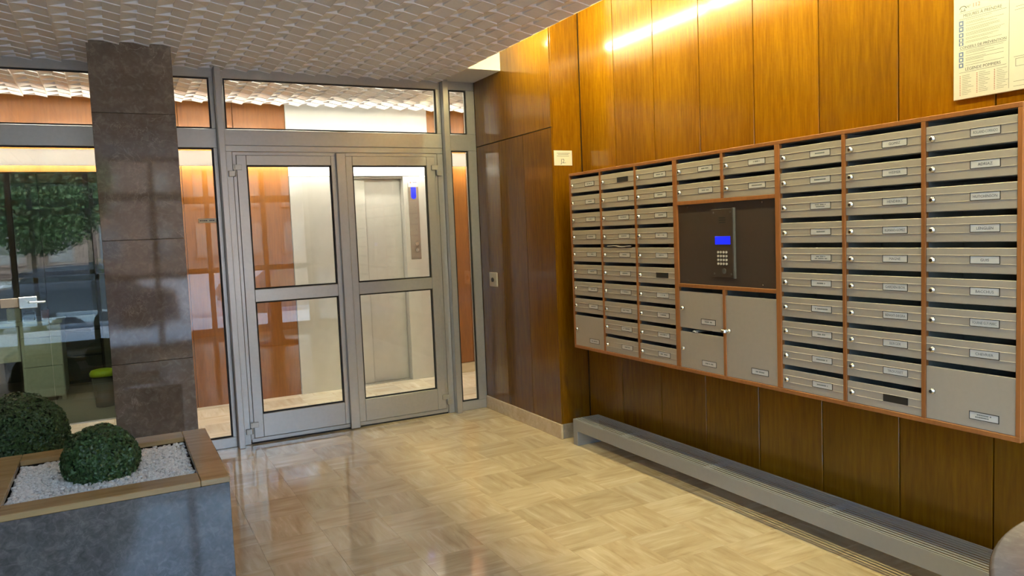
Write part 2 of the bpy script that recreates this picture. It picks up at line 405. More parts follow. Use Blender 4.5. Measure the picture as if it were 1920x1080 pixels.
# ---- glazed screen between vestibule and hall
w1 = thing('window_1', (-0.8, 0, 0), kind='structure')
for z0, z1 in ((0, .08), (2.247, 2.387), (2.757, CZ)): frame_box(XL, .744, z0, z1, w1)
for a, b in ((.713, .744), (-.93, -.89)):
    frame_box(a, b, .08, 2.247, w1); frame_box(a, b, 2.387, 2.757, w1)
for a, b in ((XL, -.93), (-.89, .713)):
    pane(a, b, .08, 2.247, w1); pane(a, b, 2.387, 2.757, w1)
p1 = box('trim_3', .744, .788, -0.085, 0.06, 0, CZ, M['alu'], None, 0.003); tag(p1, kind='structure')
p2 = box('trim_4', 2.535, 2.585, -0.06, 0.06, 0, CZ, M['alu'], None, 0.003); tag(p2, kind='structure')
w2 = thing('window_2', (1.66, 0, 2.27), kind='structure')
frame_box(.788, 2.535, 2.757, CZ, w2); frame_box(.788, 2.535, 2.268, 2.387, w2)
frame_box(.788, .81, 2.387, 2.757, w2); frame_box(2.494, 2.535, 2.387, 2.757, w2); pane(.81, 2.494, 2.387, 2.757, w2)
df = thing('trim_5', (1.66, 0, 0), kind='structure')                 # door surround
frame_box(.788, .842, 0, 2.222, df); frame_box(2.480, 2.535, 0, 2.222, df); frame_box(.788, 2.535, 2.222, 2.267, df)
w3 = thing('window_3', (2.72, 0, 0), kind='structure')
for z0, z1 in ((0, .08), (2.247, 2.387), (2.757, CZ)): frame_box(2.585, XC - .001, z0, z1, w3)
for a, b in ((2.585, 2.612), (2.770, XC - .001)):
    frame_box(a, b, .08, 2.247, w3); frame_box(a, b, 2.387, 2.757, w3)
pane(2.612, 2.770, .08, 2.247, w3); pane(2.612, 2.770, 2.387, 2.757, w3)

def door(name, x0, x1, g0, g1, hinge_left):
    d = thing(name, ((x0 + x1) / 2, 0, 0), kind='structure')
    # outer lip, then the sash proper a little prouder
    bm = bmesh.new()
    for a in ((x0, x0 + .022, .035, 2.219), (x1 - .022, x1, .035, 2.219), (x0 + .022, x1 - .022, 2.197, 2.219)): bm_box(bm, a[0], a[1], .004, .05, a[2], a[3])
    tag(link('rebate', mesh_from(bm, 'rebate', M['alu']), d))
    a, b = x0 + .024, x1 - .024
    frame_box(a, g0, .046, 2.195, d, -.006, .05, 'stile'); frame_box(g1, b, .046, 2.195, d, -.006, .05, 'stile')
    frame_box(g0, g1, 2.12, 2.195, d, -.006, .05, 'rail'); frame_box(g0, g1, 1.088, 1.183, d, -.006, .05, 'rail')
    frame_box(g0, g1, .046, .226, d, -.006, .05, 'rail')
    box('door_sweep', x0 + .004, x1 - .004, .002, .045, .013, .043, M['alu'], d, .002)
    box('threshold_seal', x0 + .004, x1 - .004, .006, .045, .001, .013, M['gasket'], d)
    pane(g0, g1, .226, 1.088, d); pane(g0, g1, 1.183, 2.12, d)
    s = 1 if hinge_left else -1; hx = x0 if hinge_left else x1
    for hz in (2.08, .126):
        h = link('hinge', cyl_mesh('hinge', .0085, .088, M['hinge'], 12), d, (hx + s * .008, -.013, hz))
        box('hinge_plate', *sorted((hx - s * .004, hx + s * .058)), -.021, -.0065, hz + .004, hz + .044, M['hinge'], h, .002)
        box('hinge_plate', *sorted((hx - s * .036, hx + s * .012)), -.021, -.001, hz - .044, hz - .002, M['hinge'], h, .002)
    return d
door('door_1', .844, 1.649, .939, 1.577, True)
door('door_2', 1.651, 2.478, 1.747, 2.380, False)
mp = box('trim_6', 1.612, 1.690, -.034, -.007, .004, 2.216, M['alu'], None, .005); tag(mp, kind='structure')   # cover stile on the meeting edge
# small label on the glass beside the door
lb = box('glass_label', .578, .704, .0172, .0185, 1.700, 1.7315, M['label']); tag(lb, 'small cream printed label on the glass left of the double door', 'label')
bm = bmesh.new()
for k, (s, w) in enumerate(((.010, .013), (.026, .008), (.036, .011), (.049, .012), (.076, .010), (.088, .009), (.099, .012))): bm_box(bm, .578 + s, .578 + s + w, .0168, .0172, 1.7125, 1.7195)
tag(link('print', mesh_from(bm, 'print', M['ink']), lb, (0, 0, 0)), kind='stuff')

# ---- inner hall
wb = box('wall_back', .16, 1.588, YB + .018, YB + .12, 0, 3.25, M['batten']); tag(wb, kind='structure')
wb2 = box('wall_back', 3.064, 4.6, YB + .018, YB + .12, 0, 3.25, M['batten']); tag(wb2, kind='structure')
tag(box('wall_lift_shaft', 1.588, 3.064, YB + .26, YB + .32, 0, 3.25, M['batten']), kind='structure')
hx = [.16, .62, 1.10, 1.588]
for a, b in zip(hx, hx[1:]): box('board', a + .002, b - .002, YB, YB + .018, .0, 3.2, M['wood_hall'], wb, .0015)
hx = [3.064, 3.50, 3.95, 4.40, 4.6]
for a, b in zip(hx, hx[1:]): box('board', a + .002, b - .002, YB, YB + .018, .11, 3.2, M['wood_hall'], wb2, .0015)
bbk = box('baseboard_back', 3.064, 4.6, YB - .012, YB + .017, 0, .108, M['trav_base'], None, .002); tag(bbk, kind='structure')
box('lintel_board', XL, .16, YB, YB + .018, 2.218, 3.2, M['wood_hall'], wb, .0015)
tag(box('wall_hall_right', 4.6, 4.75, .06, YB + .12, 0, 3.25, M['white']), kind='structure')
# lift bay
lift = thing('elevator', (2.3, YB, 0), 'brushed steel elevator front with recessed sliding doors behind the glass doors', 'elevator')
box('wall_panel', 1.590, 1.988, YB - .016, YB + .018, .0, 2.166, M['steel'], lift, .002)
box('wall_panel', 2.766, 3.062, YB - .016, YB + .018, .0, 2.166, M['steel'], lift, .002)
box('header_panel', 1.590, 3.062, YB - .018, YB + .018, 2.170, 3.2, M['white'], lift, .002)
bm = bmesh.new()
bm_box(bm, 1.976, 1.988, YB + .018, YB + .20, 0, 2.166); bm_box(bm, 2.766, 2.778, YB + .018, YB + .20, 0, 2.166); bm_box(bm, 1.976, 2.778, YB + .018, YB + .20, 2.150, 2.166)
link('jamb', mesh_from(bm, 'jamb', M['steel']), lift)
box('door_leaf', 1.990, 2.370, YB + .065, YB + .085, .006, 2.148, M['steel'], lift, .002)
box('door_leaf', 2.362, 2.764, YB + .090, YB + .11, .006, 2.148, M['steel'], lift, .002)
box('leaf_seal', 2.3705, 2.376, YB + .084, YB + .0895, .006, 2.148, M['dark'], lift)
box('sill', 1.988, 2.766, YB - .01, YB + .20, .0, .005, M['hinge'], lift)
cp = box('control_plate', 2.816, 2.930, YB - .021, YB - .0165, 1.288, 2.095, M['control'], lift, .001)
lbp = box('notice', 2.818, 2.928, YB - .0225, YB - .0212, 2.055, 2.125, M['card'], cp)
box('display', 2.846, 2.902, YB - .0235, YB - .0212, 1.955, 2.052, M['blue'], cp, .002)
link('display', cyl_mesh('display', .028, .0022, M['blue'], 20, None, 'y'), cp, (2.874, YB - .0224, 1.955))
link('button', cyl_mesh('button', .019, .012, M['chrome'], 20, None, 'y'), cp, (2.884, YB - .027, 1.452))
link('button', cyl_mesh('button', .019, .012, M['chrome'], 20, None, 'y'), cp, (2.884, YB - .027, 1.386))
link('notice_print', cyl_mesh('notice_print', .008, .0006, M['ink_red'], 12, None, 'y'), cp, (2.845, YB - .0228, 2.10))
box('notice_print', 2.868, 2.915, YB - .0231, YB - .0226, 2.098, 2.106, M['ink_blue'], cp)
# linear cove light on the back wall: white fascia, tube behind it, open above and below
cov = thing('cove_light', (1.0, YB - .1, 2.25), 'white fascia with hidden strip light along the inner hall wall', 'light')
box('fascia', XL, 4.59, YB - .190, YB - .176, 2.256, 2.392, M['opal'], cov, .001)
for bx_ in (-2.2, -1.2, -.2, 3.2, 4.2): box('bracket', bx_, bx_ + .02, YB - .176, YB - .001, 2.318, 2.330, M['white'], cov)
for k in range(7):
    a = XL + .06 + k * .985
    link('tube', cyl_mesh('tube', .013, .95, M['tube_hall'], 10, None, 'x'), cov, (a + .475, YB - .10, 2.325))

# added strip lights, unseen behind the screen head, to brighten the hall floor
for k in range(5):
    a = -1.9 + k * 1.25
    hl = thing('added_strip_light', (a + .55, .10, 2.80), 'added unseen strip light to brighten the hall floor, %s from the left' % ['first', 'second', 'third', 'fourth', 'fifth'][k], 'light')
    box('housing', a, a + 1.12, .075, .130, 2.8225, 2.8475, M['white'], hl, .003)
    link('tube', cyl_mesh('tube', .0128, 1.08, M['tube_hall'], 10, None, 'x'), hl, (a + .56, .102, 2.809))

# porter's office behind a glass partition on the left
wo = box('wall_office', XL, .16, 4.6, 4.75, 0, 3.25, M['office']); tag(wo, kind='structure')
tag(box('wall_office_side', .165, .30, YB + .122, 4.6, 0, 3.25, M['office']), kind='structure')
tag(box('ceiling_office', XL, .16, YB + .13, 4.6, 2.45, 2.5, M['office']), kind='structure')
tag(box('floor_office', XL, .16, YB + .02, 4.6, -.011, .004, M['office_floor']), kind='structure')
w4 = thing('window_4', (-1.1, YB, 0), kind='structure')
for a, b in ((XL, -1.62), (-1.61, -.53), (-.525, .155)): box('pane', a, b, YB + .004, YB + .014, .012, 2.216, M['office_glass'], w4)
box('shoe', XL, .155, YB, YB + .018, .0, .012, M['alu'], w4)
lk = thing('glass_door_lock', (-.73, YB, 1.10), 'chrome lock with lever clamped on the office glass door', 'lock')
box('lock_case', -.865, -.735, YB - .030, YB - .0005, 1.072, 1.150, M['box_metal'], lk, .004)
box('strike_case', -.732, -.598, YB - .036, YB - .0005, 1.060, 1.156, M['chrome'], lk, .003)
link('cylinder', cyl_mesh('cylinder', .026, .02, M['chrome'], 20, None, 'y'), lk, (-.690, YB - .046, 1.108))
box('lever', -.668, -.535, YB - .066, YB - .054, 1.100, 1.114, M['chrome'], lk, .003)
link('lever_boss', cyl_mesh('lever_boss', .011, .022, M['chrome'], 14, None, 'y'), lk, (-.660, YB - .055, 1.108))

# ================================================================== OBJECTS
# ---- marble column
colm = thing('column', (.187, -.36, 0), 'square brown marble column rising behind the planter', 'column')
zs = [.0, .8, 1.589, 2.387, CZ - .004]
cx_, cx1 = -.052, .428
core = box('core', cx_ + .03, cx1 - .03, -.57, -.15, 0, CZ - .006, M['office'], colm)
for a, b in zip(zs, zs[1:]):
    z0, z1 = a + .001, b - .001
    box('slab', cx_, cx1, -.60, -.571, z0, z1, M['col'], colm, .0015)
    box('slab', cx_, cx1, -.149, -.12, z0, z1, M['col'], colm, .0015)
    box('slab', cx_, cx_ + .029, -.5705, -.1495, z0, z1, M['col'], colm, .0015)
    box('slab', cx1 - .029, cx1, -.5705, -.1495, z0, z1, M['col'], colm, .0015)

# ---- planters
def planter(label, x0, x1, y0, y1, h, rw, rim_w_right, gl, seed):
    t = thing('planter', ((x0 + x1) / 2, (y0 + y1) / 2, 0), label, 'planter')
    tk = .03
    box('front_slab', x0 + .004, x1 - .004, y0 + .004, y0 + tk, 0, h - .028, M['planter'], t, .0015)
    box('back_slab', x0 + .004, x1 - .004, y1 - tk, y1 - .004, 0, h - .028, M['planter'], t, .0015)
    box('side_slab', x0 + .004, x0 + tk, y0 + tk + .001, y1 - tk - .001, 0, h - .028, M['planter'], t, .0015)
    box('side_slab', x1 - tk, x1 - .004, y0 + tk + .001, y1 - tk - .001, 0, h - .028, M['planter'], t, .0015)
    box('soil', x0 + tk + .001, x1 - tk - .001, y0 + tk + .001, y1 - tk - .001, .05, h - .055, M['soil'], t)
    # rim: long front and back pieces between full-depth end pieces
    box('rim', x1 - rim_w_right, x1, y0, y1, h - .027, h, M['rim'], t, .003)
    box('rim', x0, x0 + rim_w_right, y0, y1, h - .027, h, M['rim'], t, .003)
    box('rim', x0 + rim_w_right + .001, x1 - rim_w_right - .001, y0, y0 + rw, h - .027, h, M['rim'], t, .003)
    box('rim', x0 + rim_w_right + .001, x1 - rim_w_right - .001, y1 - rw, y1, h - .027, h, M['rim'], t, .003)
    # pebbles
    rg = random.Random(seed); base = bmesh.new(); bmesh.ops.create_icosphere(base, subdivisions=1, radius=1.0)
    bv = [v.co.copy() for v in base.verts]; bf = [[v.index for v in f.verts] for f in base.faces]; base.free()
    vs, fs = [], []
    ix0, ix1, iy0, iy1 = x0 + rim_w_right + .008, x1 - rim_w_right - .008, y0 + rw + .008, y1 - rw - .008
    n = int((ix1 - ix0) * (iy1 - iy0) / (.0105 ** 2) * 1.25)
    for k in range(n):
        c = Vector((rg.uniform(ix0, ix1), rg.uniform(iy0, iy1), h - .046 + rg.uniform(0, .018)))
        s = rg.uniform(.0065, .0125); r = Matrix.Rotation(rg.uniform(0, 6.28), 3, 'Z') @ Matrix.Rotation(rg.uniform(-.6, .6), 3, 'X')
        sc = Vector((s * rg.uniform(.9, 1.4), s, s * rg.uniform(.6, .9))); b = len(vs)
        for v in bv: vs.append(c + r @ Vector((v.x * sc.x * rg.uniform(.86, 1.1), v.y * sc.y, v.z * sc.z)))
        fs += [[b + q for q in f] for f in bf]
    me = bpy.data.meshes.new('gravel'); me.from_pydata([tuple(v) for v in vs], [], fs); me.materials.append(M['gravel'])
    g = link('gravel', me); tag(g, gl, 'gravel', kind='stuff')
    return t
planter('low polished grey marble planter with brown stone rim in the foreground', -.607, .400, -2.445, -1.409, .50, .145, .123, 'white gravel filling the grey marble planter', 3)
planter('lower grey marble planter hidden behind the foreground planter', -1.15, -.09, -1.34, -.64, .37, .10, .10, 'white gravel around the larger topiary ball', 4)

def topiary(label, c, r, base_z, n, seed):
    t = thing('topiary_ball', (c[0], c[1], base_z), label, 'shrub')
    rg = random.Random(seed)
    bm = bmesh.new(); bmesh.ops.create_icosphere(bm, subdivisions=3, radius=r * .90)
    for v in bm.verts: v.co *= rg.uniform(.93, 1.03); v.co.z *= .96
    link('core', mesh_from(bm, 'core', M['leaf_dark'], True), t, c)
    link('stem', cyl_mesh('stem', .012, max(.02, c[2] - r * .7 - base_z), M['bark'], 8), t, (c[0], c[1], base_z + max(.02, c[2] - r * .7 - base_z) / 2))
    vs, fs = [], []
    for k in range(n):
        u = Vector((rg.gauss(0, 1), rg.gauss(0, 1), rg.gauss(0, 1))).normalized()
        lump = 1 + .05 * math.sin(7 * u.x + 3 * u.z + seed) * math.sin(6 * u.y - 4 * u.z) + rg.uniform(-.07, .035)
        p = u * r * lump; p.z *= .96
        if c[2] + p.z < base_z - .01: continue
        nrm = (u + Vector((rg.uniform(-.8, .8), rg.uniform(-.8, .8), rg.uniform(-.5, .9)))).normalized()
        ax = nrm.cross(Vector((rg.uniform(-1, 1), rg.uniform(-1, 1), rg.uniform(-1, 1)))).normalized(); ay = nrm.cross(ax)
        L = rg.uniform(.0075, .012); wd = L * .6; b = len(vs)
        vs += [p - ax * L, p + ay * wd + nrm * .001, p + ax * L, p - ay * wd + nrm * .001]
        fs += [(b, b + 1, b + 2), (b, b + 2, b + 3)]
    me = bpy.data.meshes.new('foliage'); me.from_pydata([tuple(v) for v in vs], [], fs); me.materials.append(M['leaf'])
    link('foliage', me, t, c)
topiary('small clipped boxwood ball planted in the white gravel', (-.117, -1.95, .548), .163, .46, 9000, 1)
topiary('larger dark boxwood ball at the left edge behind the planter', (-.535, -.98, .515), .238, .33, 15000, 2)

# ---- letterbox bank
ZB_, ZT_, XM = .707, 1.927, 2.857
YS = [-1.472, -1.849, -2.224, -2.597, -2.976, -3.354, -3.730, -4.103, -4.476]      # column lines
bank = thing('letterbox_bank', (XM + .12, (YS[0] + YS[-1]) / 2, ZB_), 'wide orange-brown wooden frame of the wall-mounted letterbox bank', 'mailbox bank')
XD = XW - .0075
box('frame_board', XM, XD, YS[-1], YS[0], ZT_ - .018, ZT_, M['box_wood'], bank, .0015)
box('frame_board', XM, XD, YS[-1], YS[0], ZB_, ZB_ + .020, M['box_wood'], bank, .0015)
box('frame_board', XM, XD, YS[0] - .016, YS[0], ZB_ + .0205, ZT_ - .0185, M['box_wood'], bank, .0015)
box('frame_board', XM, XD, YS[-1], YS[-1] + .018, ZB_ + .0205, ZT_ - .0185, M['box_wood'], bank, .0015)
half = {1: .008, 2: .008, 3: .017, 4: .009, 5: .015, 6: .009, 7: .009}
ZIT, ZIB = 1.664, 1.200                       # bars above and below the intercom
for k, hw in half.items():
    if k == 4:
        box('divider', XM, XD, YS[4] - hw, YS[4] + hw, ZIT + .0105, ZT_ - .0185, M['box_wood'], bank, .001)
        box('divider', XM, XD, YS[4] - hw, YS[4] + hw, ZB_ + .0205, ZIB - .0105, M['box_wood'], bank, .001)
    else: box('divider', XM, XD, YS[k] - hw, YS[k] + hw, ZB_ + .0205, ZT_ - .0185, M['box_wood'], bank, .001)
for z in (ZIT, ZIB): box('crossbar', XM, XD, YS[5] + .0155, YS[3] - .0175, z - .010, z + .010, M['box_wood'], bank, .001)

LOCK = lathe('lock', [(.0118, 0), (.0118, .006), (.0100, .0085), (.0088, .0085), (.0088, .0125), (.0070, .0145)], M['chrome'], 20, '-x')
def body_mesh(w, h):
    k = ('body', round(w, 4), round(h, 4))
    if k in MESHES: return MESHES[k]
    bm = bmesh.new(); d = .225; t = .0012
    bm_box(bm, d - t, d, -w / 2, w / 2, 0, h); bm_box(bm, 0, d - t, -w / 2, w / 2, 0, t); bm_box(bm, 0, d - t, -w / 2, w / 2, h - t, h)
    bm_box(bm, 0, d - t, -w / 2, -w / 2 + t, t, h - t); bm_box(bm, 0, d - t, w / 2 - t, w / 2, t, h - t)
    MESHES[k] = mesh_from(bm, 'body', M['box_inside']); return MESHES[k]
def door_mesh(w, h, ridged):
    k = ('door', round(w, 4), round(h, 4), ridged)
    if k in MESHES: return MESHES[k]
    prof = [(0.001, 0), (0, .0012)]
    if ridged:
        for z in (h * .36, h * .70): prof += [(0, z - .0014), (-.0014, z - .0004), (-.0014, z + .0004), (0, z + .0014)]
    prof += [(0, h - .0012), (.001, h), (.010, h), (.010, 0)]
    bm = bmesh.new(); a = [bm.verts.new((x, -w / 2, z)) for x, z in prof]; b = [bm.verts.new((x, w / 2, z)) for x, z in prof]
    n = len(prof)
    for i in range(n): bm.faces.new((a[i], a[(i + 1) % n], b[(i + 1) % n], b[i]))
    bm.faces.new(a[::-1]); bm.faces.new(b)
    bmesh.ops.recalc_face_normals(bm, faces=bm.faces[:])
    MESHES[k] = mesh_from(bm, 'door', M['box_metal']); return MESHES[k]
def plate_mesh(w, h):
    k = ('plate', round(w, 3), round(h, 3))
    if k in MESHES: return MESHES[k]
    bm = bmesh.new(); t = .0022
    for a in ((-w / 2, w / 2, h / 2 - t, h / 2), (-w / 2, w / 2, -h / 2, -h / 2 + t), (-w / 2, -w / 2 + t, -h / 2 + t, h / 2 - t), (w / 2 - t, w / 2, -h / 2 + t, h / 2 - t)):
        bm_box(bm, -.0018, 0, a[0], a[1], a[2], a[3])
    MESHES[k] = mesh_from(bm, 'nameplate', M['dark']); return MESHES[k]
def scribble(rg, w, lines=1):
    bm = bmesh.new()
    for li in range(lines):
        z = (0 if lines == 1 else (.0045 - .009 * li)); hh = .0032 if lines == 1 else .0024
        tot = w * rg.uniform(.35, .62); s = -tot / 2
        while s < tot / 2:
            cw = rg.uniform(.0028, .005)
            if rg.random() > .12: bm_box(bm, -.0003, 0, s, s + cw, z - hh, z + hh)
            s += cw + .0012
    return mesh_from(bm, 'print', M['ink_grey'])
ORD = ['first', 'second', 'third', 'fourth', 'fifth', 'sixth', 'seventh', 'eighth', 'ninth', 'tenth']
rgn = random.Random(5)
NAMES = {5: [None, None, None, None, None, None, None, None, None, None],
         6: ['GOMEZ', 'WEIMER', 'HENDRIKS', 'ROMANO-GOMEZ', 'MAGNE', 'GARDEN BOX', 'BENOIT-DEGRA', 'BERGER', 'TROUSSET', ''],
         7: ['ROLLAND-CORRADO', 'ADRIAZ', 'HUTCHINSON', 'LENGLEN', 'GUIS', 'BACCHUS', 'FOURNIE GUY-MARC', 'CHEVRIER']}
NOTES = {}
def letterbox(yl, yr, z0, z1, label, text=None, empty_plate=False, slot=.0235, big=False, two=False, group='letterboxes of the bank', knob=False):
    w = yl - yr - .003; yc = (yl + yr) / 2; h = z1 - z0
    t = thing('letterbox', (XM + .016, yc, z0), label, 'letterbox', group)
    link('body', body_mesh(w, h - .001), t, (XM + .017, yc, z0 + .0005))
    dh = h - slot
    d = link('door', door_mesh(w, dh, not big), t, (XM + .004, yc, z0 + .001))
    zc = z0 + dh * .5
    if knob:
        link('lock', LOCK, d, (XM + .004, yl - .012 - .014, z0 + dh * .57))
        b = link('key', cyl_mesh('key', .012, .016, M['chrome'], 14, .008, 'x'), d, (XM - .018, yl - .026, z0 + dh * .57))
        box('key_bow', XM - .034, XM - .026, yl - .026, yl + .002, z0 + dh * .57 - .009, z0 + dh * .57 + .009, M['chrome'], d, .003)
    else:
        link('lock', LOCK, d, (XM + .004, yl - w * .083, zc + (.04 * dh if big else 0)))
        box('keyhole', XM - .0112, XM - .0104, yl - w * .083 - .0012, yl - w * .083 + .0012, zc + (.04 * dh if big else 0) - .005, zc + (.04 * dh if big else 0) + .005, M['dark'], d)
    pw, ph = w * .325, .031
    py = yl - w * .675; pz = zc + .004
    if big: pz = z0 + max(.046, dh * (.23 if not knob else .13)); py = yl - w * .675
    link('nameplate', plate_mesh(pw, ph), d, (XM + .0038, py, pz))
    box('name_card', XM + .0030, XM + .0038, py - pw / 2 + .0022, py + pw / 2 - .0022, pz - ph / 2 + .0022, pz + ph / 2 - .0022, M['dark'] if empty_plate else M['card'], d)
    if not empty_plate:
        if text: link('lettering', text_mesh(text, .0150, M['ink'], .0001, width=pw * .80), d, (XM + .0026, py, pz - .001), ROT_X)
        else: tag(link('print', scribble(rgn, pw, 2 if two else 1), d, (XM + .0029, py, pz)), kind='stuff')
    return t
zlo, zhi = ZB_ + .0205, ZT_ - .0185
RP = (zhi - zlo) / 10
colname = ['the leftmost column', 'the second column', 'the third column', None, None, 'the third column from the right', 'the second column from the right', 'the rightmost column']
def yb(k):      # usable span of column k
    a = YS[0] - .0165 if k == 0 else YS[k] - half[k] - .0005
    b = YS[8] + .0185 if k == 7 else YS[k + 1] + half[k + 1] + .0005
    return a, b
for k in (0, 1, 2, 5, 6, 7):
    a, b = yb(k); n = 8 if k in (0, 7) else 10
    for r in range(n):
        blank = (k, r) in ((1, 0), (2, 5), (6, 9))
        nm = NAMES.get(k, [None] * 10)[r]
        lab = 'grey letterbox, %s from the top in %s' % (ORD[r] if r else 'first', colname[k])
        if blank: lab += ', nameplate empty'
        letterbox(a, b, zhi - (r + 1) * RP, zhi - r * RP, lab, nm, blank, two=(k, r) in ((5, 2), (5, 4)))
    if n == 8: letterbox(a, b, zlo, zlo + 2 * RP, 'double-height grey letterbox at the bottom of %s' % colname[k], None, big=True, two=(k == 7))
for k, side in ((3, 'left'), (4, 'right')):
    a, b = yb(k); top = ZT_ - .0185; bot = ZIT + .0105; hh = (top - bot) / 2
    for r in range(2): letterbox(a, b, top - (r + 1) * hh, top - r * hh, 'grey letterbox above the intercom, %s row, %s side' % (('upper', 'lower')[r], side))
a, b = yb(3); top = ZIB - .0105; hh = (top - zlo) / 2
letterbox(a, b, top - hh, top, 'large square grey letterbox directly under the intercom, upper of two', big=True)
letterbox(a, b, zlo, top - hh, 'large square grey letterbox below the intercom, lower of two', big=True)
a, b = yb(4)
letterbox(a, b, zlo, top, 'tall grey letterbox with a key in its lock, below the intercom', None, big=True, knob=True, slot=.030)

# letters sticking out of two slots
def letter(yc, w, z, label, dy=0.0):
    bm = bmesh.new(); n = 9
    for side in (0, 1):
        pass
    top, bot = [], []
    for i in range(n):
        s = i / (n - 1); y = yc + w / 2 - w * s; zz = z + .0025 * math.sin(7 * s + 1) + (.004 if .15 < s < .5 else 0)
        for x, lst in ((XM + .001, top), (XM + .13, bot)): lst.append(((x, y, zz), (x, y, zz - .005)))
    V = {}
    def v(p): 
        if p not in V: V[p] = bm.verts.new(p)
        return V[p]
    for i in range(n - 1):
        bm.faces.new((v(top[i][0]), v(top[i + 1][0]), v(bot[i + 1][0]), v(bot[i][0])))
        bm.faces.new((v(top[i][1]), v(bot[i][1]), v(bot[i + 1][1]), v(top[i + 1][1])))
        bm.faces.new((v(top[i][0]), v(top[i][1]), v(top[i + 1][1]), v(top[i + 1][0])))
    return tag(link('letter', mesh_from(bm, 'letter', M['card'])), label, 'letter')
a, b = yb(1)
letter((a + b) / 2 - .005, .26, zhi - 4 * RP - .0235 + .012, 'white letter poking out of a slot in the second column')
a, b = yb(3)
letter(a - .13, .045, ZIB - .0105 - hh - .0235 + .009, 'white paper corner in the slot under the intercom boxes')

# intercom
ic = thing('intercom', (XM + .03, YS[4], ZIB + .0105), 'dark brown intercom panel with blue display and keypad amid the letterboxes', 'intercom')
ia, ib = YS[3] - .0175, YS[5] + .0155
box('panel', XM + .010, XM + .022, ib, ia, ZIB + .0105, ZIT - .0105, M['intercom'], ic, .001)
SX = XM + .0099
scr = cyl_mesh('screw', .0052, .004, M['chrome'], 12, .0036, 'x')
for y, z in ((-2.698, 1.640), (-3.250, 1.640), (-2.692, 1.226), (-3.246, 1.226)): link('screw', scr, ic, (SX - .002, y, z))
un = box('call_unit', SX - .004, SX, -3.046, -2.886, 1.258, 1.618, M['intercom'], ic, .001)
for y, z in ((-2.903, 1.600), (-3.030, 1.600), (-2.903, 1.275), (-3.030, 1.275)): link('screw', cyl_mesh('screw', .0050, .002, M['bin_grey'], 12, None, 'x'), un, (SX - .005, y, z))
for r in range(3): box('speaker_slot', SX - .0046, SX - .0042, -2.995, -2.945, 1.545 + r * .012, 1.549 + r * .012, M['black'], un)
box('display', SX - .0058, SX - .0042, -3.028, -2.914, 1.431, 1.474, M['blue'], un, .0008)
kb = cyl_mesh('key', .0068, .004, M['key'], 12, .0055, 'x')
for r in range(4):
    for c in range(4): link('key', kb, un, (SX - .006, -2.937 - c * .0207, 1.390 - r * .0205))
link('call_button', cyl_mesh('call_button', .0145, .003, M['bin_grey'], 18, None, 'x'), un, (SX - .0055, -2.978, 1.290))
box('guard_edge', SX - .014, SX, -3.066, -3.052, 1.252, 1.622, M['bin_grey'], ic, .0025)

# ---- slatted metal bench under the letterboxes
bx0, bx1, by0, by1, bz = 2.845, 3.062, -4.52, -1.434, .186
be = thing('slatted_bench', ((bx0 + bx1) / 2, (by0 + by1) / 2, 0), 'long low grey metal bench with a slatted top against the wall', 'bench')
box('front_panel', bx0, bx0 + .006, by0, by1, .104, bz, M['bench'], be, .0012)
for y in (by1 - .055, by0):
    box('leg', bx0, bx1, y, y + .055, .0, .1035, M['bench'], be, .0012)
    box('end_cap', bx0 + .0065, bx1, y + .046 if y > -3 else y, y + .055 if y > -3 else y + .009, .104, bz, M['bench'], be, .001)
box('rear_panel', bx1 - .005, bx1, by0 + .01, by1 - .01, .150, bz, M['bench'], be, .001)
for k in range(9):
    x = bx0 + .0125 + k * .0218
    box('slat', x, x + .0118, by0 + .0095, by1 - .0095, bz - .003, bz, M['bench'], be, .0008)
for y in (-2.0, -2.8, -3.6): box('cross_bearer', bx0 + .0065, bx1 - .0055, y - .015, y + .015, bz - .018, bz - .0035, M['bench'], be)

# ---- notices, switch
def on_wall_bars(bars, x, mat, parent, name='print'):
    bm = bmesh.new()
    for (s0, s1, t0, t1) in bars: bm_box(bm, x - .0004, x, s0, s1, t0, t1)
    return tag(link(name, mesh_from(bm, name, mat), parent), kind='stuff')
nt = box('wall_note', 2.868, 3.020, YE - .0025, YE - .0005, 2.006, 2.113, M['paper']); tag(nt, 'small paper note pinned on the wood beside the letterboxes', 'notice')
bm = bmesh.new()
for z, a, b in ((2.094, 2.892, 3.002), (2.086, 2.90, 2.99), (2.073, 2.892, 2.994)): bm_box(bm, a, b, YE - .0029, YE - .0025, z - .0015, z + .0015)
tag(link('print', mesh_from(bm, 'print', M['ink_grey']), nt), kind='stuff')
link('lettering', text_mesh('J2.', .044, M['ink'], .0002), nt, (2.945, YE - .0028, 2.036), ROT_Y)
sw = thing('key_switch', (XC, -.238, 1.08), 'small beige key switch plate on the dark wood beside the sidelight', 'switch')
box('plate', XC - .011, XC - .0004, -.312, -.166, 1.084, 1.204, M['switch'], sw, .004)
link('barrel', cyl_mesh('barrel', .019, .008, M['black'], 16, None, 'x'), sw, (XC - .015, -.235, 1.142))

